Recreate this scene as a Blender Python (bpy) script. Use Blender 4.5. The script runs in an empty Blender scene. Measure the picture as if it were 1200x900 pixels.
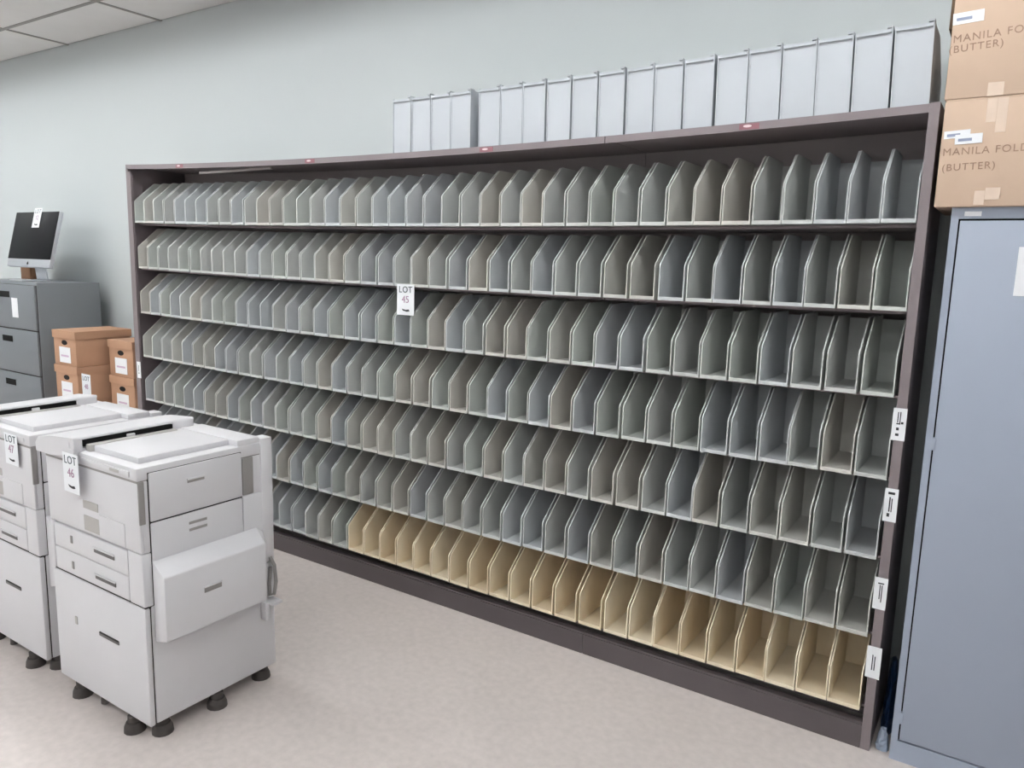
import bpy, bmesh, math, random
from mathutils import Matrix, Vector
random.seed(7)
C = bpy.context.scene.collection
S = bpy.context.scene

# ------------------------------------------------------------------ camera
F, YAW, PIT, ROL = 888.026, 0.579258, 0.158137, 0.0273137
cam_d = bpy.data.cameras.new('camera')
cam = bpy.data.objects.new('camera', cam_d)
C.objects.link(cam)
cy, sy, cp, sp = math.cos(YAW), math.sin(YAW), math.cos(PIT), math.sin(PIT)
fwd = Vector((-sy * cp, cy * cp, -sp))
rt = Vector((cy, sy, 0))
up = rt.cross(fwd)
r2 = math.cos(ROL) * rt + math.sin(ROL) * up
u2 = -math.sin(ROL) * rt + math.cos(ROL) * up
M = Matrix((r2, u2, -fwd)).transposed().to_4x4()
M.translation = (0.25023, -2.68946, 1.62840)
cam.matrix_world = M
cam_d.sensor_fit = 'HORIZONTAL'
cam_d.sensor_width = 36.0
cam_d.lens = F / 1200 * 36
cam_d.clip_start = 0.02
S.camera = cam

# ------------------------------------------------------------------ world, exposure
W = bpy.data.worlds.new('world')
S.world = W
W.use_nodes = True
W.node_tree.nodes['Background'].inputs[0].default_value = (0.9, 0.95, 1.0, 1)
W.node_tree.nodes['Background'].inputs[1].default_value = 0.2
S.view_settings.view_transform = 'Standard'
S.view_settings.look = 'None'
S.view_settings.gamma = 1
S.view_settings.use_curve_mapping = False
S.view_settings.exposure = 0.22
LAMP = 19.0          # emission of the fluorescent tubes

# ------------------------------------------------------------------ helpers
def lin(c):
    return tuple(((v / 255) / 12.92 if v <= 10.3 else (((v / 255) + 0.055) / 1.055) ** 2.4) for v in c)

MATS = {}
def mat(name, col, rough=0.5, metal=0.0, var=0.06, scale=6.0, bump=0.0, bscale=150.0, spec=0.5, emit=0.0, objcol=False):
    if name in MATS:
        return MATS[name]
    m = bpy.data.materials.new(name)
    m.use_nodes = True
    nt = m.node_tree
    b = nt.nodes['Principled BSDF']
    b.inputs['Roughness'].default_value = rough
    b.inputs['Metallic'].default_value = metal
    b.inputs['Specular IOR Level'].default_value = spec
    c = lin(col)
    tc = nt.nodes.new('ShaderNodeTexCoord')
    ns = nt.nodes.new('ShaderNodeTexNoise')
    ns.inputs['Scale'].default_value = scale
    ns.inputs['Detail'].default_value = 4
    nt.links.new(tc.outputs['Object'], ns.inputs['Vector'])
    mr = nt.nodes.new('ShaderNodeMapRange')
    mr.inputs['From Min'].default_value = 0.25
    mr.inputs['From Max'].default_value = 0.75
    mr.inputs['To Min'].default_value = 1 - var
    mr.inputs['To Max'].default_value = 1 + var
    nt.links.new(ns.outputs['Fac'], mr.inputs['Value'])
    mx = nt.nodes.new('ShaderNodeVectorMath')
    mx.operation = 'SCALE'
    if objcol:
        oi = nt.nodes.new('ShaderNodeObjectInfo')
        nt.links.new(oi.outputs['Color'], mx.inputs[0])
    else:
        mx.inputs[0].default_value = c
    nt.links.new(mr.outputs['Result'], mx.inputs['Scale'])
    nt.links.new(mx.outputs['Vector'], b.inputs['Base Color'])
    if bump > 0:
        n2 = nt.nodes.new('ShaderNodeTexNoise')
        n2.inputs['Scale'].default_value = bscale
        n2.inputs['Detail'].default_value = 3
        nt.links.new(tc.outputs['Object'], n2.inputs['Vector'])
        bp = nt.nodes.new('ShaderNodeBump')
        bp.inputs['Strength'].default_value = bump
        bp.inputs['Distance'].default_value = 0.002
        nt.links.new(n2.outputs['Fac'], bp.inputs['Height'])
        nt.links.new(bp.outputs['Normal'], b.inputs['Normal'])
    if emit:
        b.inputs['Emission Color'].default_value = (0.955, 0.985, 1.0, 1)
        b.inputs['Emission Strength'].default_value = emit
    MATS[name] = m
    return m

def box(bm, x0, x1, y0, y1, z0, z1):
    vs = [bm.verts.new(p) for p in ((x0, y0, z0), (x1, y0, z0), (x1, y1, z0), (x0, y1, z0),
                                    (x0, y0, z1), (x1, y0, z1), (x1, y1, z1), (x0, y1, z1))]
    for f in ((0, 3, 2, 1), (4, 5, 6, 7), (0, 1, 5, 4), (1, 2, 6, 5), (2, 3, 7, 6), (3, 0, 4, 7)):
        bm.faces.new([vs[i] for i in f])
    return vs

def frustum(bm, a, b):
    """a, b: two lists of matching corners, joined into a closed solid"""
    va = [bm.verts.new(p) for p in a]
    vb = [bm.verts.new(p) for p in b]
    n = len(a)
    bm.faces.new(va[::-1])
    bm.faces.new(vb)
    for i in range(n):
        bm.faces.new((va[i], va[(i + 1) % n], vb[(i + 1) % n], vb[i]))

def prism_x(bm, prof, x0, x1):
    frustum(bm, [(x0, y, z) for y, z in prof], [(x1, y, z) for y, z in prof])

def disc(bm, cx, cy_, z0, z1, r0, r1, n=14):
    frustum(bm, [(cx + r0 * math.cos(2 * math.pi * i / n), cy_ + r0 * math.sin(2 * math.pi * i / n), z0) for i in range(n)],
            [(cx + r1 * math.cos(2 * math.pi * i / n), cy_ + r1 * math.sin(2 * math.pi * i / n), z1) for i in range(n)])

def tube(bm, pts, r, n=8):
    rings = []
    for i, p in enumerate(pts):
        p = Vector(p)
        d = (Vector(pts[min(i + 1, len(pts) - 1)]) - Vector(pts[max(i - 1, 0)])).normalized()
        a = d.orthogonal().normalized()
        if rings:
            a = (pa - d * pa.dot(d)).normalized()
        pa = a
        bb = d.cross(a)
        rings.append([bm.verts.new(p + r * (math.cos(2 * math.pi * k / n) * a + math.sin(2 * math.pi * k / n) * bb)) for k in range(n)])
    for q in range(len(rings) - 1):
        for k in range(n):
            bm.faces.new((rings[q][k], rings[q][(k + 1) % n], rings[q + 1][(k + 1) % n], rings[q + 1][k]))
    bm.faces.new(rings[0][::-1])
    bm.faces.new(rings[-1])

def finish(name, bm, material, bevel=0.0, seg=2, smooth=False):
    bmesh.ops.recalc_face_normals(bm, faces=bm.faces[:])
    if bevel > 0:
        bmesh.ops.bevel(bm, geom=bm.edges[:], offset=bevel, segments=seg, profile=0.5, affect='EDGES', clamp_overlap=True)
    me = bpy.data.meshes.new(name)
    bm.to_mesh(me)
    bm.free()
    if smooth or bevel > 0:
        for p in me.polygons:
            p.use_smooth = True
        if hasattr(me, 'set_sharp_from_angle'):
            me.set_sharp_from_angle(angle=math.radians(35))
    me.materials.append(material)
    return me

def link(name, me, parent=None, loc=(0, 0, 0), rot=(0, 0, 0), label=None):
    o = bpy.data.objects.new(name, me)
    C.objects.link(o)
    o.parent = parent
    o.location = loc
    o.rotation_euler = rot
    if label:
        o['label'] = label
    return o

def part(name, bm, material, parent=None, bevel=0.0, label=None, loc=(0, 0, 0), rot=(0, 0, 0), seg=2, smooth=False):
    return link(name, finish(name, bm, material, bevel, seg, smooth), parent, loc, rot, label)

def bpart(name, dims, material, parent=None, bevel=0.0, label=None, loc=(0, 0, 0), rot=(0, 0, 0)):
    bm = bmesh.new()
    box(bm, *dims)
    return part(name, bm, material, parent, bevel, label, loc, rot)

def tag(o, label, cat, group=None):
    o['label'] = label
    o['category'] = cat
    if group:
        o['group'] = group
    return o

def thing(name, label, cat, loc=(0, 0, 0), rotz=0.0, group=None):
    o = bpy.data.objects.new(name, None)
    o.empty_display_size = 0.05
    C.objects.link(o)
    o.location = loc
    o.rotation_euler = (0, 0, rotz)
    return tag(o, label, cat, group)

def struct(o):
    o['kind'] = 'structure'
    return o

def dup(root, label=None, loc=None):
    r = root.copy()
    C.objects.link(r)
    if loc is not None:
        r.location = loc
    if label:
        r['label'] = label
    for ch in list(root.children):
        c = ch.copy()
        C.objects.link(c)
        c.parent = r
        for g in list(ch.children):
            d = g.copy()
            C.objects.link(d)
            d.parent = c
    return r

def text_mesh(name, s, size, material, depth=0.0004, shear=0.0, space=1.0):
    cu = bpy.data.curves.new(name, 'FONT')
    cu.body = s
    cu.size = size
    cu.extrude = depth
    cu.shear = shear
    cu.space_character = space
    cu.align_x = 'CENTER'
    cu.align_y = 'CENTER'
    cu.resolution_u = 3
    t = bpy.data.objects.new(name, cu)
    C.objects.link(t)
    bpy.context.view_layer.update()
    me = bpy.data.meshes.new_from_object(t.evaluated_get(bpy.context.evaluated_depsgraph_get()))
    bpy.data.objects.remove(t)
    me.name = name
    me.materials.clear()
    me.materials.append(material)
    return me

FR = (math.pi / 2, 0, 0)      # upright, facing the camera side (-y)
ORD = ['', 'first', 'second', 'third', 'fourth', 'fifth', 'sixth', 'seventh', 'eighth', 'ninth', 'tenth', 'eleventh', 'twelfth',
       'thirteenth', 'fourteenth', 'fifteenth', 'sixteenth', 'seventeenth', 'eighteenth', 'nineteenth', 'twentieth']
def ordinal(n):
    if n <= 20:
        return ORD[n]
    t = {2: 'twenty', 3: 'thirty', 4: 'forty'}[n // 10]
    return {20: 'twentieth', 30: 'thirtieth', 40: 'fortieth'}[n] if n % 10 == 0 else t + '-' + ORD[n % 10]

# ------------------------------------------------------------------ materials
m_wall = mat('painted_wall', (197, 202, 203), 0.7, var=0.02, scale=0.8, bump=0.15, bscale=220)
m_ceil = mat('ceiling_tile_board', (234, 233, 231), 0.9, var=0.03, scale=3, bump=0.4, bscale=260)
m_grid = mat('ceiling_grid_metal', (150, 148, 144), 0.5, var=0.02)
m_steel = mat('mauve_brown_painted_steel', (134, 123, 126), 0.42, var=0.06, scale=4, bump=0.06, bscale=320)
m_kick = mat('dark_kick_steel', (92, 84, 86), 0.4, var=0.08, scale=5)
m_backp = mat('shelving_back_steel', (164, 152, 152), 0.45, var=0.05, scale=3)
m_bin = mat('file_bin_plastic', (170, 172, 172), 0.45, var=0.04, scale=14, objcol=True)
m_white_bin = mat('white_bin_plastic', (189, 193, 199), 0.45, var=0.02, scale=8)
m_paper = mat('white_paper', (244, 245, 248), 0.7, var=0.01)
m_ink = mat('dark_ink', (70, 84, 92), 0.7, var=0.02)
m_ink_red = mat('red_ink', (172, 134, 160), 0.7, var=0.02)
m_ink_black = mat('black_ink', (52, 52, 56), 0.7, var=0.02)
m_red = mat('red_label', (146, 98, 106), 0.5, var=0.05)
m_pink = mat('pale_label_spot', (226, 204, 206), 0.5, var=0.02)
m_cop = mat('copier_plastic', (219, 217, 220), 0.5, var=0.02, scale=5, bump=0.08, bscale=500)
m_cop_dark = mat('copier_grey_plastic', (150, 146, 144), 0.5, var=0.03)
m_cop_mid = mat('copier_mid_plastic', (184, 180, 177), 0.5, var=0.03)
m_grip = mat('dark_grip_plastic', (104, 100, 100), 0.5, var=0.03)
m_gap = mat('dark_gap', (52, 48, 46), 0.8, var=0.05)
m_black = mat('black_plastic', (22, 22, 22), 0.6, var=0.05, spec=0.15)
m_foot = mat('dark_foot_plastic', (72, 66, 64), 0.5, var=0.08)
m_grey_cab = mat('blue_grey_painted_steel', (160, 168, 184), 0.38, var=0.02, scale=2, bump=0.05, bscale=400)
m_grey_file = mat('mid_grey_painted_steel', (124, 128, 133), 0.42, var=0.03, scale=2)
m_card = mat('cardboard', (204, 178, 157), 0.85, var=0.05, scale=5, bump=0.15, bscale=90)
m_card2 = mat('tan_cardboard', (188, 147, 119), 0.85, var=0.06, scale=6, bump=0.15, bscale=90)
m_marker = mat('faded_marker_ink', (160, 132, 114), 0.85, var=0.12, scale=60)
m_tape = mat('clear_packing_tape', (220, 198, 180), 0.35, var=0.05, scale=30)
m_alu = mat('silver_aluminium', (206, 208, 214), 0.35, metal=0.6, var=0.02)
m_glass = mat('black_screen_glass', (18, 18, 22), 0.45, var=0.05, spec=0.12)
m_brownbox = mat('brown_carton', (134, 98, 72), 0.8, var=0.08)
m_tube = mat('fluorescent_tube', (255, 255, 255), 0.4, emit=LAMP)
m_pan = mat('lamp_housing_white', (236, 236, 234), 0.6, var=0.01)
m_bluebag = mat('blue_plastic', (40, 66, 104), 0.3, var=0.2, scale=20)
m_palebag = mat('pale_plastic', (170, 182, 200), 0.35, var=0.1, scale=20)
m_hole = mat('hand_hole_dark', (26, 20, 18), 0.9, var=0.02)

# floor: pale pinkish grey vinyl with fine speckle and faint wear
m_floor = mat('vinyl_floor', (210, 200, 196), 0.42, var=0.05, scale=2.2, bump=0.05, bscale=60)
nt = m_floor.node_tree
bs = nt.nodes['Principled BSDF']
lk = [l for l in nt.links if l.to_socket == bs.inputs['Base Color']][0]
src = lk.from_socket
v2 = nt.nodes.new('ShaderNodeTexNoise')
v2.inputs['Scale'].default_value = 34
v2.inputs['Detail'].default_value = 6
tcn = [n for n in nt.nodes if n.type == 'TEX_COORD'][0]
nt.links.new(tcn.outputs['Object'], v2.inputs['Vector'])
mr2 = nt.nodes.new('ShaderNodeMapRange')
mr2.inputs['From Min'].default_value = 0.3
mr2.inputs['From Max'].default_value = 0.7
mr2.inputs['To Min'].default_value = 0.93
mr2.inputs['To Max'].default_value = 1.05
nt.links.new(v2.outputs['Fac'], mr2.inputs['Value'])
vm = nt.nodes.new('ShaderNodeVectorMath')
vm.operation = 'SCALE'
nt.links.new(src, vm.inputs[0])
nt.links.new(mr2.outputs['Result'], vm.inputs['Scale'])
nt.links.new(vm.outputs['Vector'], bs.inputs['Base Color'])

# ------------------------------------------------------------------ room
X0, X1, Y0, Y1, ZC = -10.75, 3.71, -6.65, 0.50, 3.17
struct(bpart('floor', (X0, X1, Y0, Y1, -0.06, 0.0), m_floor))
struct(bpart('wall_back', (X0, X1, Y1, Y1 + 0.1, 0, 3.4), m_wall))
struct(bpart('wall_left', (X0 - 0.1, X0, Y0, Y1, 0, 3.4), m_wall))
struct(bpart('wall_right', (X1, X1 + 0.1, Y0, Y1, 0, 3.4), m_wall))
struct(bpart('wall_front', (X0, X1, Y0 - 0.1, Y0, 0, 3.4), m_wall))
ceil = struct(bpart('ceiling', (X0, X1, Y0, Y1, 3.33, 3.40), m_ceil))
xs = [-5.93 + 1.205 * k for k in range(-4, 9)]
ys = [0.5] + [0.06 - 0.61 * k for k in range(0, 12)]
lamp_cells = {(c, r) for c in range(12) for r in (2, 6, 10) if r == 2 or c < 10}
bm = bmesh.new()
for x in xs:
    box(bm, x - 0.012, x + 0.012, Y0, Y1, ZC - 0.004, ZC + 0.012)
for y in ys[1:]:
    for a, b in zip(xs[:-1], xs[1:]):
        box(bm, a + 0.012, b - 0.012, y - 0.012, y + 0.012, ZC - 0.004, ZC + 0.012)
part('ceiling_grid', bm, m_grid, ceil)
tiles = {}
for c in range(12):
    for r in range(12):
        if (c, r) in lamp_cells:
            continue
        w, d = 1.205 - 0.020, ys[r] - ys[r + 1] - 0.020
        key = round(d, 3)
        if key not in tiles:
            bm = bmesh.new()
            box(bm, -w / 2, w / 2, -d / 2, d / 2, 0.001, 0.02)
            tiles[key] = finish('ceiling_tile', bm, m_ceil)
        link('ceiling_tile', tiles[key], ceil, ((xs[c] + xs[c + 1]) / 2, (ys[r] + ys[r + 1]) / 2, ZC))
# recessed fluorescent fittings in the grid
lamp0 = None
for (c, r) in sorted(lamp_cells):
    p = ((xs[c] + xs[c + 1]) / 2, (ys[r] + ys[r + 1]) / 2, ZC)
    lab = 'white recessed fluorescent ceiling light, %s from the left wall, row %s' % (ordinal(c + 1), {2: 'nearest the shelving', 6: 'in the middle', 10: 'farthest from the shelving'}[r])
    if lamp0 is None:
        lamp0 = thing('ceiling_light', lab, 'ceiling light', p,
                      group='recessed fluorescent ceiling lights')
        bm = bmesh.new()
        w, d = 0.588, 0.292
        box(bm, -w, w, -d, d, 0.135, 0.145)
        box(bm, -w, -w + 0.01, -d, d, 0.0, 0.135)
        box(bm, w - 0.01, w, -d, d, 0.0, 0.135)
        box(bm, -w, w, -d, -d + 0.01, 0.0, 0.135)
        box(bm, -w, w, d - 0.01, d, 0.0, 0.135)
        part('housing', bm, m_pan, lamp0)
        bm = bmesh.new()
        tube(bm, [(-0.55, 0, 0.06), (0.55, 0, 0.06)], 0.034, 10)
        part('lamp_tube', bm, m_tube, lamp0)
    else:
        dup(lamp0, lab, p)

# ------------------------------------------------------------------ shelving unit
WID = 4.382
def sag(x):
    return 0.00341 * x * x + 0.0091 * x
def lidz(x):
    return 0.0082 * x * x + 0.0314 * x + 0.010
ROWZ = [1.786, 1.511, 1.234, 0.959, 0.683, 0.407, 0.135]     # underside of the bins, top row first

sh = thing('shelving_unit', 'long low-gloss mauve-brown steel shelving unit with seven rows of file bins along the wall', 'shelving',
           (0, 0, 0))
def strip(bm, x0, x1, y0, y1, z0, z1, fn, n=10):
    """a plank that follows the gentle sag fn(x)"""
    prev = None
    for i in range(n + 1):
        x = x0 + (x1 - x0) * i / n
        q = fn(x)
        ring = [bm.verts.new(p) for p in ((x, y0, z0 + q), (x, y1, z0 + q), (x, y1, z1 + q), (x, y0, z1 + q))]
        if prev:
            for k in range(4):
                bm.faces.new((prev[k], prev[(k + 1) % 4], ring[(k + 1) % 4], ring[k]))
        else:
            bm.faces.new(ring)
        prev = ring
    bm.faces.new(prev[::-1])
JX = -1.1165
for (a, b) in ((-WID + 0.021, JX - 0.0015), (JX + 0.0015, -0.023)):
    bm = bmesh.new()
    a2 = a - 0.021 if a < -3 else a
    b2 = -0.0275 if b > -0.5 else b
    strip(bm, a2, b2, 0.0, 0.024, 2.104, 2.130, lidz)
    strip(bm, a2, b2, 0.024, 0.40, 2.118, 2.130, lidz)
    part('top_panel', bm, m_steel, sh)
    bm = bmesh.new()
    strip(bm, a, b, 0.385, 0.398, 0.10, 2.117, lambda x: lidz(x))
    part('back_panel', bm, m_backp, sh)
    for k, z in enumerate(ROWZ):
        bm = bmesh.new()
        strip(bm, a, b, 0.058, 0.383, z - 0.011, z - 0.0015, sag, 24)
        part('shelf', bm, m_steel, sh)
    bm = bmesh.new()
    box(bm, a2, b2, 0.0, 0.022, 0.0, 0.086)
    box(bm, a2, b2, 0.004, 0.034, 0.086, 0.094)
    box(bm, a2, b2, 0.060, 0.072, 0.094, 0.118)
    part('kick_plate', bm, m_kick, sh)
for s, x in (('left', -WID), ('right', 0.0)):
    bm = bmesh.new()
    d = 1 if s == 'left' else -1
    lo, hi = sorted((x, x + d * 0.020))
    top = 2.1465 if s == 'left' else 2.142
    if s == 'left':
        box(bm, lo, hi, 0.0, 0.40, 0.0, top)
        box(bm, hi, hi + 0.026, 0.0, 0.014, 0.10, top - 0.03)
    else:
        box(bm, lo, hi + 0.002, 0.0, 0.40, 0.0, top)
        box(bm, -0.027, lo, 0.0, 0.014, 0.0, top)
    part('side_panel', bm, m_steel, sh)
# red maker stickers on the front of the top, one per bay
for x in (-3.831, -2.746, -1.67, -0.569):
    st = bpart('sticker', (x - 0.034, x + 0.034, -0.0012, -0.0002, 2.107 + lidz(x), 2.126 + lidz(x)), m_red, sh,
               label='small red oval sticker with a pale centre on the front edge')
    bm = bmesh.new()
    frustum(bm, [(x - 0.006 + 0.015 * math.cos(t * math.pi / 5), -0.0014, 2.118 + lidz(x) + 0.0045 * math.sin(t * math.pi / 5)) for t in range(10)],
            [(x - 0.006 + 0.015 * math.cos(t * math.pi / 5), -0.0026, 2.118 + lidz(x) + 0.0045 * math.sin(t * math.pi / 5)) for t in range(10)])
    part('sticker_spot', bm, m_pink, st)
bpart('light_rail', (-3.72, -3.10, 0.05, 0.062, 2.084, 2.096), mat('bare_steel', (176, 168, 166), 0.4, var=0.03), sh)
# printed shelf labels on the right post and one on the left post
def shelf_label(x0, x1, zt, zb, marks, lean=0.0):
    l = bpart('shelf_label', (x0, x1, -0.0022, -0.0006, zb, zt), m_paper, sh, label='small white printed shelf label on the post')
    bm = bmesh.new()
    for (fx, fz, w, h) in marks:
        cx, cz = x0 + (x1 - x0) * fx, zb + (zt - zb) * fz
        box(bm, cx - w / 2, cx + w / 2, -0.0028, -0.0023, cz - h / 2, cz + h / 2)
    part('print', bm, m_ink_black if len(marks) < 9 else m_ink, l)
shelf_label(-0.035, 0.005, 1.202, 1.096, [(.38, .72, .003, .034), (.55, .70, .003, .040), (.72, .55, .007, .007), (.45, .52, .012, .004), (.42, .36, .008, .009), (.42, .18, .010, .008)])
shelf_label(-0.034, 0.006, 0.935, 0.823, [(.5, .86, .020, .008), (.42, .52, .004, .050), (.58, .50, .003, .046), (.38, .2, .008, .012)])
shelf_label(-0.036, 0.004, 0.627, 0.516, [(.45, .55, .003, .050), (.6, .5, .003, .060), (.5, .82, .018, .004)])
shelf_label(-0.036, 0.009, 0.381, 0.268, [(.42, .5, .003, .055), (.58, .48, .003, .050)])
shelf_label(-4.366, -4.326, 0.946, 0.842, [(.5, .6, .003, .040), (.5, .3, .010, .006)])

# ------------------------------------------------------------------ file bins
T = 0.0042
D = 0.33
def wall_profile(h=0.246, kink=0.130, sl=0.135, d=D):
    # rounded shoulder at the front, long slope, flat top
    pts = [(0, 0), (0, kink - 0.006), (0.002, kink + 0.001), (0.007, kink + 0.008)]
    pts += [(sl - 0.006, h - 0.004), (sl, h - 0.001), (sl + 0.008, h), (d, h), (d, 0)]
    return pts
BINMESH = {}
def bin_meshes(w, key):
    bm = bmesh.new()
    prism_x(bm, wall_profile(), 0, T)
    side = finish('side_wall', bm, m_bin)
    bm = bmesh.new()
    box(bm, T, w - T, 0.0, 0.006, 0.0, 0.013)
    box(bm, T, w - T, 0.006, D, 0.0, 0.004)
    flo = finish('floor_tray', bm, m_bin)
    bm = bmesh.new()
    box(bm, T, w - T, D - T, D, 0.004, 0.232)
    bk = finish('back_wall', bm, m_bin)
    BINMESH[key] = (side, flo, bk, w)
bin_meshes(0.0995, 'grey')
bin_meshes(0.1050, 'beige')
GREYS = [(198, 201, 203), (201, 202, 200), (197, 200, 196), (202, 199, 193), (199, 201, 199), (196, 198, 200), (199, 198, 193)]
BEIGE = [(240, 225, 198), (238, 221, 192), (242, 229, 205)]
def vary(c, a=5):
    k = random.uniform(-a, a)
    return tuple(v + k for v in c)
def make_bin(key, x, y, z, label, cat, group, col, yaw=0.0):
    side, flo, bk, w = BINMESH[key]
    t = thing('file_bin', label, cat, (x, y, z), yaw, group)
    rgba = (*lin(col), 1)
    for nm, me, lx in (('side_wall', side, 0), ('side_wall', side, w - T), ('floor_tray', flo, 0), ('back_wall', bk, 0)):
        o = link(nm, me, t, (lx, 0, 0))
        o.color = rgba
    return t

ROWS = [
 [-4.297,-4.205,-4.105,-4.000,-3.895,-3.790,-3.690,-3.585,-3.480,-3.370,-3.262,-3.160,-3.056,-2.951,-2.847,-2.744,-2.638,-2.533,-2.428,-2.322,
  -2.216,-2.111,-2.008,-1.905,-1.798,-1.694,-1.591,-1.486,-1.380,-1.274,-1.168,-1.062,-0.956,-0.850,-0.747,-0.643,-0.538,-0.436,-0.333,-0.229,-0.128],
 [-4.290,-4.187,-4.084,-3.982,-3.879,-3.768,-3.664,-3.560,-3.460,-3.356,-3.251,-3.144,-3.037,-2.930,-2.823,-2.722,-2.617,-2.509,-2.400,-2.291,
  -2.184,-2.079,-1.973,-1.862,-1.750,-1.640,-1.530,-1.424,-1.316,-1.205,-1.094,-0.982,-0.867,-0.759,-0.656,-0.550,-0.445,-0.342,-0.236,-0.129],
 [-4.290,-4.188,-4.082,-3.979,-3.876,-3.776,-3.673,-3.570,-3.463,-3.358,-3.254,-3.151,-3.046,-2.942,-2.836,-2.730,-2.622,-2.512,-2.400,-2.288,
  -2.180,-2.081,-1.976,-1.871,-1.765,-1.655,-1.544,-1.440,-1.332,-1.225,-1.118,-1.012,-0.900,-0.790,-0.686,-0.578,-0.472,-0.363,-0.252,-0.140],
 [-4.290,-4.187,-4.081,-3.982,-3.878,-3.772,-3.665,-3.562,-3.458,-3.346,-3.242,-3.135,-3.033,-2.925,-2.820,-2.711,-2.605,-2.498,-2.389,-2.281,
  -2.175,-2.067,-1.953,-1.847,-1.740,-1.634,-1.528,-1.421,-1.314,-1.207,-1.098,-0.988,-0.881,-0.772,-0.666,-0.557,-0.451,-0.350,-0.242,-0.135],
 [-4.288,-4.184,-4.082,-3.980,-3.879,-3.779,-3.671,-3.563,-3.461,-3.356,-3.253,-3.148,-3.044,-2.935,-2.828,-2.720,-2.612,-2.503,-2.395,-2.287,
  -2.181,-2.076,-1.969,-1.860,-1.755,-1.646,-1.538,-1.434,-1.329,-1.222,-1.110,-0.998,-0.888,-0.782,-0.680,-0.571,-0.463,-0.357,-0.249,-0.140],
 [-4.288+.1037*k for k in range(12)] +
 [-3.043,-2.937,-2.828,-2.719,-2.614,-2.513,-2.408,-2.296,-2.190,-2.080,-1.970,-1.864,-1.757,-1.648,-1.539,-1.433,-1.320,-1.209,-1.101,-0.993,-0.884,
  -0.775,-0.671,-0.565,-0.459,-0.353,-0.249,-0.142],
 [-4.288+.1047*k for k in range(12)] + [-3.032,-2.926,-2.820,-2.716,-2.607],
]
BEIGES = [-2.498,-2.388,-2.277,-2.166,-2.057,-1.945,-1.832,-1.718,-1.605,-1.491,-1.376,-1.261,-1.143,-1.024,-0.912,-0.804,-0.695,-0.584,-0.474,-0.366,-0.257,-0.149]
ROWNAME = ['top row', 'second row from the top', 'third row from the top', 'fourth row from the top', 'fifth row from the top',
           'sixth row from the top', 'bottom row']
for r, row in enumerate(ROWS):
    n = len(row)
    row[-1] = min(row[-1], -0.1305) if r < 6 else row[-1]
    for i in range(n - 2, -1, -1):
        row[i] = min(row[i], row[i + 1] - 0.1014)
    nb = len(BEIGES) if r == 6 else 0
    for i, x in enumerate(row):
        fr, fl = n - i, i + 1
        if r == 6:
            pos = '%s grey one left of the beige bins, bottom row' % ordinal(fr) if fr > 1 else 'touching the beige bins, bottom row'
            lab = 'grey plastic file bin, ' + pos
        elif fr == 1:
            lab = 'grey plastic file bin beside the right post, ' + ROWNAME[r]
        elif fl == 1 and r < 5:
            lab = 'grey plastic file bin beside the left post, ' + ROWNAME[r]
        elif fr <= fl or r == 5:
            lab = 'grey plastic file bin, %s from the right post, %s' % (ordinal(fr), ROWNAME[r])
        else:
            lab = 'grey plastic file bin, %s from the left post, %s' % (ordinal(fl), ROWNAME[r])
        col = vary(random.choice(GREYS))
        make_bin('grey', x + 0.001, random.uniform(-0.003, 0.003), ROWZ[r] + max(sag(x), sag(x + 0.1)) + 0.0006, lab, 'file bin',
                 'grey file bins on the shelving', col, random.uniform(-0.006, 0.006))
nb = len(BEIGES)
for i, x in enumerate(BEIGES):
    fr = nb - i
    if fr == 1:
        lab = 'beige plastic file bin beside the right post, bottom row'
    elif i == 0:
        lab = 'beige plastic file bin touching the last grey bin, leftmost beige of the bottom row'
    else:
        lab = 'beige plastic file bin, %s from the right post, bottom row' % ordinal(fr)
    make_bin('beige', x + 0.002, random.uniform(-0.001, 0.002), ROWZ[6] + max(sag(x), sag(x + 0.1)) + 0.0006, lab, 'file bin', 'beige file bins on the bottom shelf',
             vary(random.choice(BEIGE), 3), random.uniform(-0.006, 0.006))

# white bins standing backwards on top of the unit
HW = 0.240
w = 0.1075
bm = bmesh.new()
prism_x(bm, [(0, 0), (0, HW), (0.17, HW), (0.185, HW - 0.003), (0.322, 0.135), (D, 0.115), (D, 0)], 0, T)
wside = finish('side_wall', bm, m_white_bin)
bm = bmesh.new()
box(bm, T, w - T, 0.003, 0.008, 0.0, HW - 0.014)
box(bm, T, w - T, -0.004, 0.008, HW - 0.014, HW - 0.004)
wback = finish('back_wall', bm, m_white_bin)
bm = bmesh.new()
box(bm, T, w - T, 0.008, D, 0.0, 0.004)
box(bm, T, w - T, D - 0.006, D, 0.004, 0.013)
wfloor = finish('floor_tray', bm, m_white_bin)
bm = bmesh.new()
box(bm, w - 0.017, w, -0.004, 0.03, HW, HW + 0.006)
wtab = finish('corner_tab', bm, mat('grey_bin_tab', (186, 189, 194), 0.5, var=0.02))
WX = [-2.216, -2.103, -1.991, -1.880, -1.729, -1.618, -1.508, -1.392, -1.276, -1.161, -1.044, -0.932, -0.818, -0.699, -0.588, -0.476, -0.366, -0.253, -0.139]
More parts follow.
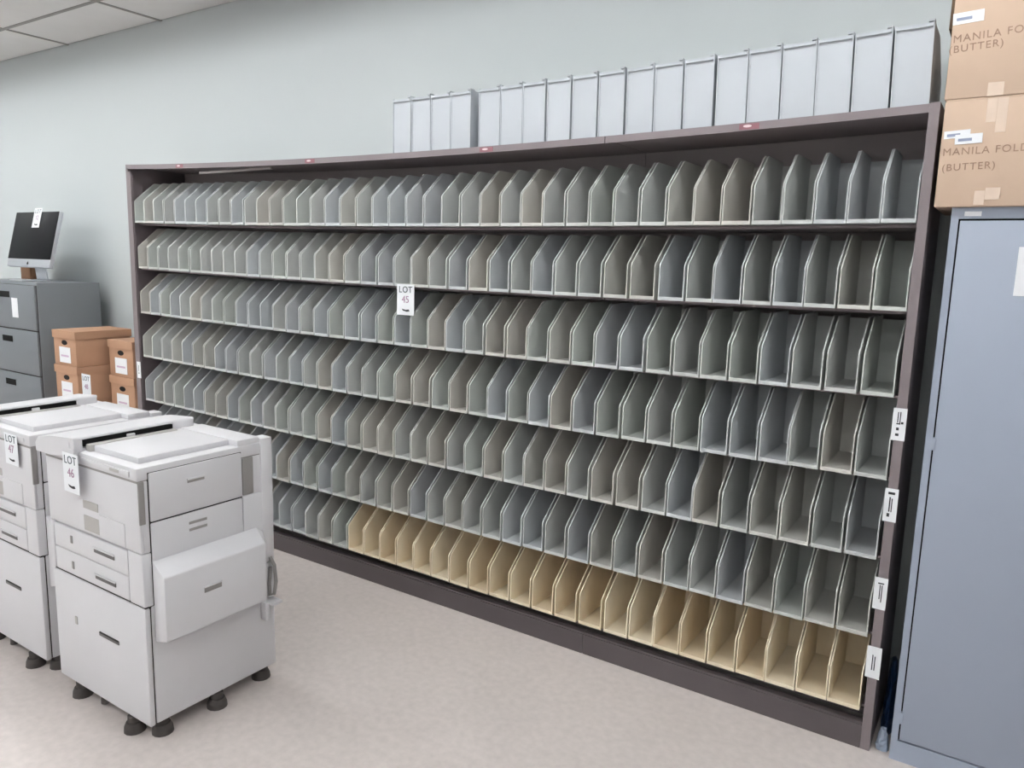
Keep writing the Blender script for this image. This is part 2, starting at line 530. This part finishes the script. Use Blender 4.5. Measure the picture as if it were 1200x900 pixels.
for i, x in enumerate(WX):
    n = len(WX) - i
    if n == 1:
        lab = 'white file bin turned back to front on top of the unit, nearest the cardboard cartons'
    elif i == 0:
        lab = 'white file bin turned back to front on top of the unit, leftmost of its line'
    else:
        lab = 'white file bin turned back to front on top of the unit, %s from the cartons' % ordinal(n)
    t = thing('file_bin', lab, 'file bin', (x, 0.022, 2.130 + max(lidz(x), lidz(x + w)) + 0.0005), random.uniform(-0.008, 0.008), 'white file bins on top of the shelving')
    t.rotation_euler[1] = math.atan2(-(lidz(x + w) - lidz(x)), w) + (0.0 if i not in (16, 17) else 0.0)
    link('side_wall', wside, t, (0, 0, 0))
    link('side_wall', wside, t, (w - T, 0, 0))
    link('back_wall', wback, t)
    link('floor_tray', wfloor, t)
    link('corner_tab', wtab, t)

# ------------------------------------------------------------------ lot tags
def lot_tag(label, loc, wd, ht, number, rot=(0, 0, 0), parent=None):
    t = thing('lot_tag', label, 'lot tag', loc)
    t.rotation_euler = rot
    bpart('paper_sheet', (-wd / 2, wd / 2, -0.0012, 0.0, 0, ht), m_paper, t)
    link('lettering', text_mesh('lettering', 'LOT', wd * 0.40, m_ink, space=1.08), t, (0, -0.0016, ht * 0.82), FR)
    link('lot_number', text_mesh('lot_number', number, wd * 0.44, m_ink_red), t, (0, -0.0016, ht * 0.50), FR)
    bm = bmesh.new()
    a, b = wd * 0.24, ht * 0.045
    frustum(bm, [(-a * .9, -0.0013, ht * .20), (-a * .6, -0.0013, ht * .14), (a * .3, -0.0013, ht * .11), (a, -0.0013, ht * .13), (a * .8, -0.0013, ht * .19), (0, -0.0013, ht * .17)],
            [(-a * .9, -0.0019, ht * .20), (-a * .6, -0.0019, ht * .14), (a * .3, -0.0019, ht * .11), (a, -0.0019, ht * .13), (a * .8, -0.0019, ht * .19), (0, -0.0019, ht * .17)])
    part('printed_mark', bm, m_ink_black, t)
    return t
lot_tag('white paper lot tag taped across the middle of the second and third shelf rows', (-2.108, -0.006, 1.376), 0.104, 0.142, '45')

# ------------------------------------------------------------------ copiers
CW, CD = 0.59, 0.52
def make_copier(label, loc, rotz):
    t = thing('copier', label, 'copier', loc, rotz, 'beige office copiers on pedestals')
    # local frame: origin on the floor under the middle; ox, oy shift a frame whose corner is the front right edge
    ox, oy = CW / 2, -CD / 2
    def B(name, d, m, par=t, bev=0.0, label=None):
        return bpart(name, (d[0] + ox, d[1] + ox, d[2] + oy, d[3] + oy, d[4], d[5]), m, par, bev, label)
    # pedestal
    B('pedestal', (-CW, 0, 0.024, CD, 0.058, 0.476), m_cop, bev=0.004)
    B('seam', (-CW + 0.004, -0.004, 0.019, 0.026, 0.062, 0.476), m_gap)
    dr = B('pedestal_drawer', (-CW, 0.0, 0.0, 0.020, 0.055, 0.474), m_cop, bev=0.005)
    B('handle', (-0.290, -0.165, -0.003, 0.001, 0.300, 0.314), m_grip, dr, 0.002, 'grey recessed finger grip')
    B('handle_shadow_gap', (-0.287, -0.168, -0.0034, 0.0, 0.311, 0.315), m_gap, dr)
    B('lock', (-0.452, -0.436, -0.003, 0.001, 0.295, 0.325), m_cop_mid, dr, 0.003)
    B('split_shadow_gap', (-CW + 0.006, -0.006, 0.006, CD - 0.01, 0.474, 0.482), m_gap)
    # paper tray block
    B('tray_housing', (-CW, 0, 0.014, CD, 0.480, 0.662), m_cop, bev=0.004)
    B('corner_column', (-0.086, 0, 0.0, 0.05, 0.480, 0.662), m_cop, bev=0.006)
    B('side_column', (-CW, -CW + 0.022, 0.0, 0.05, 0.480, 0.662), m_cop, bev=0.006)
    for z0, z1, hz in ((0.482, 0.566, 0.516), (0.569, 0.655, 0.612)):
        q = B('paper_tray', (-CW + 0.025, -0.089, 0.001, 0.016, z0, z1), m_cop, bev=0.004)
        B('handle', (-0.294, -0.166, -0.0015, 0.002, hz - 0.007, hz + 0.008), m_grip, q, 0.002, 'dark grey recessed finger grip')
        B('handle_edge', (-0.296, -0.163, -0.005, 0.0, hz + 0.008, hz + 0.013), m_cop, q, 0.001)
        B('size_dial', (-0.450, -0.436, -0.002, 0.002, hz - 0.010, hz + 0.018), m_cop_dark, q, 0.003)
    # print engine
    B('engine_body', (-CW, -0.002, 0.010, CD, 0.664, 0.906), m_cop, bev=0.004)
    B('front_cover', (-CW + 0.002, -0.002, 0.0, 0.012, 0.664, 0.904), m_cop, bev=0.005)
    B('small_cover', (-0.246, -0.090, -0.003, 0.002, 0.668, 0.749), m_cop, bev=0.0015)
    B('grey_badge', (-0.345, -0.250, -0.0012, 0.001, 0.755, 0.784), m_cop_mid)
    B('grey_badge', (-0.345, -0.248, -0.0012, 0.001, 0.676, 0.730), m_cop_mid)
    B('corner_grip', (-0.004, 0.0035, -0.002, 0.018, 0.764, 0.906), m_cop_dark, bev=0.002, label='dark grey corner strip')
    # right hand side
    B('side_seam', (-0.03, 0.0005, 0.031, 0.386, 0.480, 0.932), m_gap)
    up_ = B('upper_side_door', (-0.02, 0.006, 0.034, 0.384, 0.767, 0.930), m_cop, bev=0.004)
    B('handle', (0.0055, 0.0075, 0.168, 0.232, 0.868, 0.878), m_cop_dark, up_)
    B('handle_ledge', (0.004, 0.012, 0.166, 0.234, 0.878, 0.884), m_cop, up_, 0.001)
    lo = B('lower_side_door', (-0.02, 0.006, 0.034, 0.384, 0.484, 0.762), m_cop, bev=0.004)
    B('handle', (0.0055, 0.0075, 0.168, 0.236, 0.722, 0.731), m_cop_dark, lo)
    B('handle', (0.0055, 0.0075, 0.168, 0.236, 0.698, 0.707), m_cop_dark, lo)
    B('side_vent', (-0.01, 0.003, 0.390, 0.436, 0.768, 0.905), m_cop_dark, bev=0.002, label='dark grey vertical recess')
    B('rear_column', (-0.03, 0.004, 0.388, CD, 0.480, 0.764), m_cop, bev=0.004)
    B('rear_cover', (-0.05, 0.006, 0.470, CD, 0.520, 0.966), m_cop, bev=0.004)
    # multi purpose tray folded up against the side
    bm = bmesh.new()
    a = [(ox + 0.004, y + oy, z) for y, z in ((0.030, 0.352), (0.470, 0.352), (0.470, 0.612), (0.440, 0.636), (0.030, 0.636))]
    b = [(ox + 0.082, y + oy, z) for y, z in ((0.022, 0.376), (0.420, 0.376), (0.424, 0.590), (0.420, 0.597), (0.022, 0.597))]
    frustum(bm, a, b)
    by = part('bypass_tray', bm, m_cop, t, 0.005)
    B('handle', (0.0815, 0.0835, 0.165, 0.232, 0.498, 0.515), m_cop_dark, by)
    B('handle_ledge', (0.081, 0.086, 0.163, 0.234, 0.515, 0.520), m_cop, by, 0.001)
    # power cord and bracket at the rear
    bm = bmesh.new()
    tube(bm, [(ox + 0.004, 0.500 + oy, 0.50), (ox + 0.022, 0.505 + oy, 0.47), (ox + 0.036, 0.500 + oy, 0.41), (ox + 0.030, 0.495 + oy, 0.36), (ox + 0.012, 0.49 + oy, 0.35), (ox + 0.010, 0.49 + oy, 0.40), (ox + 0.006, 0.50 + oy, 0.46)], 0.007)
    part('power_cord', bm, m_cop_dark, t, smooth=True)
    B('cord_bracket', (-0.002, 0.055, 0.470, 0.512, 0.325, 0.338), m_cop, bev=0.002)
    B('cord_bracket', (-0.002, 0.030, 0.455, 0.475, 0.265, 0.335), m_cop, bev=0.003)
    # scanner lid with document feeder
    B('scanner_frame', (-CW, 0.0, -0.004, CD, 0.908, 0.952), m_cop, bev=0.006)
    B('lid_seam', (-CW + 0.004, -0.004, 0.0, CD - 0.01, 0.901, 0.911), m_cop_dark)
    B('control_strip', (-0.33, -0.040, -0.0075, 0.0, 0.918, 0.938), m_cop, bev=0.003)
    B('status_badge', (-0.150, -0.095, -0.0085, -0.007, 0.923, 0.933), m_cop_mid, label='small grey badge')
    bm = bmesh.new()
    box(bm, -0.345 + ox, -0.052 + ox, 0.035 + oy, 0.375 + oy, 0.950, 0.972)
    box(bm, -0.345 + ox, -0.004 + ox, 0.376 + oy, 0.470 + oy, 0.950, 0.974)
    part('platen_lid', bm, m_cop, t, 0.004)
    prof = [(-0.605, 0.925), (-0.606, 0.955), (-0.585, 0.978), (-0.50, 0.994), (-0.352, 1.006), (-0.346, 1.002), (-0.346, 0.996), (-0.372, 0.990), (-0.372, 0.968), (-0.348, 0.966), (-0.346, 0.948), (-0.50, 0.925)]
    bm = bmesh.new()
    frustum(bm, [(x + ox, -0.022 + oy, z - 0.004) for x, z in prof], [(x + ox, 0.435 + oy, z) for x, z in prof])
    ad = part('document_feeder', bm, m_cop, t, 0.0)
    B('output_slot', (-0.374, -0.3452, 0.012, 0.345, 0.968, 0.992), m_black, ad, label='black paper slot')
    B('feeder_end', (-0.374, -0.344, -0.020, 0.010, 0.950, 0.9985), m_cop, ad, 0.002)
    B('feeder_end', (-0.374, -0.344, 0.346, 0.433, 0.950, 1.0005), m_cop, ad, 0.002)
    B('exit_guide', (-0.347, -0.318, 0.020, 0.350, 0.950, 0.976), m_cop_mid, ad, 0.004)
    B('paper_stop', (-0.352, -0.338, 0.165, 0.195, 0.970, 0.986), m_cop, ad, 0.003)
    # feet
    for fx, fy in ((-0.473, 0.020), (-0.115, 0.010), (-0.030, 0.060), (-0.012, 0.262), (-0.045, 0.482), (-0.530, 0.480)):
        bm = bmesh.new()
        disc(bm, fx + ox, fy + oy, 0.0, 0.018, 0.036, 0.034)
        disc(bm, fx + ox, fy + oy, 0.018, 0.034, 0.034, 0.027)
        disc(bm, fx + ox, fy + oy, 0.034, 0.056, 0.022, 0.022)
        part('foot', bm, m_foot, t, smooth=True)
    bm = bmesh.new()
    disc(bm, -0.336 + ox, 0.03 + oy, 0.012, 0.060, 0.016, 0.014)
    part('caster', bm, m_foot, t, smooth=True)
    return t
CX, CY = -2.01, -1.39
def lp(x, y):
    return (CX + x, CY + y)
cop1 = make_copier('pale grey office copier on a pedestal, in front of the shelving', (CX - CW / 2, CY + CD / 2, 0), 0.0)
cop2 = dup(cop1, 'pale grey office copier cut off by the left edge of the view', (CX - 0.715 - CW / 2, CY + CD / 2 + 0.01, 0))
lot_tag('white paper lot tag hanging on the front of the copier before the shelving', (CX - 0.356, CY - 0.028, 0.812), 0.100, 0.138, '46')
lot_tag('white paper lot tag hanging on the copier at the left edge', (-2.852, CY - 0.002, 0.822), 0.100, 0.120, '47')
lot_tag('white lot tag standing on the back edge of the left copier, before the record boxes', (-3.272, -0.884, 0.9535), 0.074, 0.118, '48')

# ------------------------------------------------------------------ grey storage cabinet at the right
cb = thing('storage_cabinet', 'tall blue-grey steel storage cabinet with cartons on top at the right', 'cabinet', (0.526, 0.23, 0))
def K(name, d, m, par, bev=0.0, label=None):
    return bpart(name, (d[0] - 0.526, d[1] - 0.526, d[2] - 0.23, d[3] - 0.23, d[4], d[5]), m, par, bev, label)
xl, xr = 0.064, 0.988
bm = bmesh.new()
q = (-0.526, -0.23)
for d in ((xl, xr, 0.02, 0.455, 0.0, 1.830), (xl, xl + 0.020, 0.0, 0.02, 0.0, 1.830), (xr - 0.02, xr, 0.0, 0.02, 0.0, 1.830),
          (xl + 0.02, xr - 0.02, 0.0, 0.02, 1.797, 1.830), (xl + 0.02, xr - 0.02, 0.0, 0.02, 0.0, 0.072)):
    box(bm, d[0] + q[0], d[1] + q[0], d[2] + q[1], d[3] + q[1], d[4], d[5])
part('cabinet_body', bm, m_grey_cab, cb)
K('door_gap', (xl + 0.0195, xr - 0.0195, 0.012, 0.0215, 0.072, 1.797), m_black, cb)
xm = (xl + xr) / 2
for a, b in ((xl + 0.0245, xm - 0.002), (xm + 0.002, xr - 0.0245)):
    dd = K('door', (a, b, 0.001, 0.014, 0.077, 1.791), m_grey_cab, cb, 0.002)
    for z in (0.155, 0.94, 1.10, 1.70):
        if a < 0.3 and z in (0.155, 1.10):
            K('hinge', (xl + 0.016, a + 0.004, -0.001, 0.012, z - 0.02, z + 0.02), m_grey_cab, dd)
K('door_handle', (xm + 0.03, xm + 0.05, -0.025, 0.001, 0.95, 1.10), m_alu, cb, 0.004)
K('name_plate', (0.098, 0.142, -0.0015, 0.0005, 1.804, 1.818), m_paper, cb, label='small white name plate')
pt = K('paper_notice', (0.246, 0.330, -0.001, 0.002, 1.573, 1.715), m_paper, cb, label='white paper notice on the door')

# cartons on the cabinet
def carton(label, x0, x1, y0, y1, z0, z1, rows, labels, tapes, group):
    t = thing('carton', label, 'carton', ((x0 + x1) / 2, (y0 + y1) / 2, z0), 0, group)
    hx, hy, h = (x1 - x0) / 2, (y1 - y0) / 2, z1 - z0
    bpart('box_body', (-hx, hx, -hy, hy, 0, h - 0.004), m_card, t, 0.004)
    bpart('top_flap', (-hx + 0.002, hx - 0.002, -hy + 0.002, -0.002, h - 0.004, h), m_card, t)
    bpart('top_flap', (-hx + 0.002, hx - 0.002, 0.002, hy - 0.002, h - 0.004, h), m_card, t)
    for s, size, cx, cz, rz in rows:
        o = link('handwriting', text_mesh('handwriting', s, size, m_marker, depth=0.0003, space=1.15), t, (cx - t.location.x, -hy - 0.0006, cz - z0), (math.pi / 2, -rz, 0))
    for a, b, c, d, rz, col in labels:
        l = bpart('paper_label', (-(b - a) / 2, (b - a) / 2, -0.001, 0.0, -(d - c) / 2, (d - c) / 2), m_paper, t, 0,
                  'white paper label', ((a + b) / 2 - t.location.x, -hy - 0.0002 - col, (c + d) / 2 - z0), (0, -rz, 0))
        bpart('print', (-(b - a) * .38, (b - a) * .12, -0.0016, -0.0011, -0.006, 0.002), mat('blue_grey_ink', (150, 158, 182), 0.7), l)
    for a, b, c, d in tapes:
        bpart('tape_strip', (a - t.location.x, b - t.location.x, -hy - 0.0008, -hy, c - z0, d - z0), m_tape, t, 0, 'strip of clear packing tape')
    return t
ct1 = carton('cardboard carton with two overlapping white labels, standing on the grey cabinet', 0.016, 0.500, -0.020, 0.36, 1.8305, 2.141,
       [('MANILA FOLDER', 0.030, 0.150, 1.992, 0.02), ('(BUTTER)', 0.029, 0.094, 1.946, 0.03)],
       [(0.022, 0.090, 2.030, 2.052, 0.05, 0.0), (0.052, 0.122, 2.012, 2.040, 0.03, 0.0012)],
       [(0.124, 0.149, 2.070, 2.136), (0.150, 0.176, 2.040, 2.136), (0.118, 0.144, 1.835, 1.876), (0.145, 0.182, 1.850, 1.884)], 'cartons on the storage cabinet')
ct2 = carton('cardboard carton with one white label, topmost of the stack on the grey cabinet', 0.012, 0.496, -0.020, 0.36, 2.1420, 2.462,
       [('MANILA FOLDER', 0.030, 0.144, 2.316, 0.05), ('(BUTTER)', 0.029, 0.078, 2.284, 0.05)],
       [(0.012, 0.090, 2.352, 2.384, 0.05, 0.0)],
       [(0.120, 0.160, 2.143, 2.180)], 'cartons on the storage cabinet')
bm = bmesh.new()
box(bm, -0.020, -0.006, 0.09, 0.23, 0.228, 0.320)
part('end_flap', bm, mat('dark_cardboard', (104, 84, 66), 0.85), ct2, loc=(-0.240, -0.17, 0), label='dark end flap sticking out')

# plastic bags pushed into the gap beside the shelving
def crumple(name, x0, x1, y0, y1, z1, material, label, seed):
    rnd = random.Random(seed)
    bm = bmesh.new()
    nu, nv = 10, 9
    cx, cyy = (x0 + x1) / 2, (y0 + y1) / 2
    rings = []
    for v in range(nv):
        f = v / (nv - 1)
        k = (1.0 - 0.55 * f ** 1.6) * (0.9 + 0.1 * rnd.random())
        rings.append([bm.verts.new((cx + (x1 - x0) / 2 * k * math.cos(2 * math.pi * u / nu) * rnd.uniform(.75, 1.0) - (x1-x0)*0.0 * f,
                                    cyy + (y1 - y0) / 2 * k * math.sin(2 * math.pi * u / nu) * rnd.uniform(.7, 1.0),
                                    f * z1 * (1 if v in (0,) else rnd.uniform(.9, 1.0)))) for u in range(nu)])
    for v in range(nv - 1):
        for u in range(nu):
            bm.faces.new((rings[v][u], rings[v][(u + 1) % nu], rings[v + 1][(u + 1) % nu], rings[v + 1][u]))
    bm.faces.new(rings[0][::-1])
    bm.faces.new(rings[-1])
    o = part(name, bm, material)
    return tag(o, label, 'plastic bag')
crumple('plastic_bag', 0.007, 0.060, 0.10, 0.34, 0.27, m_bluebag, 'crumpled dark blue plastic bag in the gap between shelving and cabinet', 3)
crumple('plastic_bag', 0.010, 0.060, 0.015, 0.085, 0.075, m_palebag, 'pale crumpled plastic bag on the floor between shelving and cabinet', 5)

# ------------------------------------------------------------------ lateral file cabinet at the back left
fx0, fx1, fy0, fy1, fz = -6.42, -5.50, -0.055, 0.40, 1.400
fc = thing('file_cabinet', 'grey steel lateral file cabinet carrying the computer, back left', 'file cabinet', ((fx0 + fx1) / 2, (fy0 + fy1) / 2, 0))
hx, hy = (fx1 - fx0) / 2, (fy1 - fy0) / 2
bpart('cabinet_body', (-hx, hx, -hy + 0.012, hy, 0, fz), m_grey_file, fc, 0.004)
bpart('drawer_gap', (-hx + 0.006, hx - 0.006, -hy + 0.009, -hy + 0.0125, 0.03, fz - 0.02), m_gap, fc)
for i in range(4):
    z1 = fz - 0.022 - i * 0.3265
    z0 = z1 - 0.318
    dr = bpart('drawer', (-hx + 0.012, hx - 0.012, -hy - 0.004, -hy + 0.010, z0, z1), m_grey_file, fc, 0.004)
    bpart('handle', (-0.075, 0.080, -hy - 0.006, -hy - 0.003, z1 - 0.096, z1 - 0.052), m_black, dr, 0, 'black recessed drawer pull')
    if i == 0:
        bpart('label_card', (0.106, 0.196, -hy - 0.0055, -hy - 0.0035, z1 - 0.238, z1 - 0.096), m_paper, dr, 0, 'white paper card')

# all in one computer on top of it
im = thing('desktop_computer', 'silver all-in-one computer with a dark screen on the grey file cabinet', 'computer', (-5.96, 0.115, fz))
lean = bpy.data.objects.new('display', finish('display', (lambda b: (box(b, -0.325, 0.325, 0.0, 0.030, 0.105, 0.530), b)[1])(bmesh.new()), m_alu, 0.006))
C.objects.link(lean)
lean.parent = im
lean.rotation_euler = (-math.radians(14), 0, 0)
lean.location = (0, -0.03, 0)
bpart('screen', (-0.322, 0.322, -0.003, 0.001, 0.166, 0.527), m_glass, lean, 0.001, 'black glossy screen')
bm = bmesh.new()
disc(bm, 0, 0, 0, 0.002, 0.010, 0.010, 12)
disc(bm, 0.002, 0.014, 0, 0.002, 0.003, 0.002, 8)
part('emblem', bm, m_black, lean, loc=(0, -0.001, 0.133), rot=(math.pi / 2, 0, 0))
bm = bmesh.new()
box(bm, -0.10, 0.10, -0.09, 0.11, 0.0, 0.008)
part('stand_foot', bm, m_alu, im, 0.003)
bm = bmesh.new()
prism_x(bm, [(0.095, 0.008), (0.105, 0.008), (0.085, 0.24), (0.072, 0.24)], -0.08, 0.08)
part('stand_neck', bm, m_alu, im)
lt = lot_tag('white lot tag stuck over the top edge of the computer screen', (-5.96 + 0.02, 0.115 - 0.03 + 0.093, fz + 0.395), 0.110, 0.150, '12', (-math.radians(14), 0, 0))

# brown carton behind the computer
bx = thing('carton', 'brown carton lying behind the computer on the grey file cabinet', 'carton', (-6.33, 0.325, fz))
bpart('box_body', (-0.08, 0.08, -0.062, 0.062, 0, 0.17), m_brownbox, bx, 0.004)
bpart('lid', (-0.084, 0.084, -0.066, 0.066, 0.17, 0.20), mat('dark_brown_carton', (78, 62, 48), 0.8), bx, 0.003)

# ------------------------------------------------------------------ record storage boxes beside the shelving
def record_box(label, x0, x1, y0, y1, z0, z1, group):
    t = thing('storage_box', label, 'storage box', ((x0 + x1) / 2, (y0 + y1) / 2, z0), 0, group)
    hx, hy, h = (x1 - x0) / 2, (y1 - y0) / 2, z1 - z0
    lh = 0.052
    bpart('box_body', (-hx + 0.006, hx - 0.006, -hy + 0.006, hy - 0.006, 0, h - 0.004), m_card2, t, 0.003)
    bm = bmesh.new()
    box(bm, -hx, hx, -hy, hy, h - 0.005, h)
    box(bm, -hx, hx, -hy, -hy + 0.004, h - lh, h - 0.005)
    box(bm, -hx, hx, hy - 0.004, hy, h - lh, h - 0.005)
    box(bm, -hx, -hx + 0.004, -hy + 0.004, hy - 0.004, h - lh, h - 0.005)
    box(bm, hx - 0.004, hx, -hy + 0.004, hy - 0.004, h - lh, h - 0.005)
    part('lid', bm, m_card2, t)
    bm = bmesh.new()
    frustum(bm, [(0.036 * math.cos(a * math.pi / 6), -hy + 0.0062, h * .66 + 0.017 * math.sin(a * math.pi / 6)) for a in range(12)],
            [(0.036 * math.cos(a * math.pi / 6), -hy + 0.0045, h * .66 + 0.017 * math.sin(a * math.pi / 6)) for a in range(12)])
    part('hand_hole', bm, m_hole, t)
    l = bpart('paper_label', (-0.070, 0.070, -hy + 0.0035, -hy + 0.0055, 0.020, 0.125), m_paper, t, 0, 'white paper label')
    bpart('print', (-0.050, 0.050, -hy + 0.003, -hy + 0.0036, 0.060, 0.072), mat('pink_ink', (214, 190, 212), 0.7), l)
    return t
G = 'cardboard record boxes beside the shelving'
zs = [0.0, 0.315, 0.630, 0.866, 1.102]
LAB = ['lowest, hidden box of the left-hand stack of record boxes behind the copiers', 'hidden box second from the floor in the left-hand record box stack',
       'cardboard record box with a loose lid, beneath the largest top box beside the file cabinet',
       'wide cardboard record box on top of the stack beside the grey file cabinet']
for i in range(4):
    record_box(LAB[i], -5.175, -4.880, -0.118, 0.270, zs[i] + 0.0005, zs[i + 1], G)
zs2 = [0.0, 0.290, 0.565, 0.808, 1.050]
LAB = ['lowest, hidden box of the record box stack touching the shelving', 'hidden box second from the floor in the stack touching the shelving',
       'cardboard record box under the box that touches the left end of the shelving',
       'cardboard record box with a round dark hand hole, topmost of the stack touching the shelving']
for i in range(4):
    record_box(LAB[i], -4.815, -4.520, 0.060, 0.450, zs2[i] + 0.0005, zs2[i + 1], G)
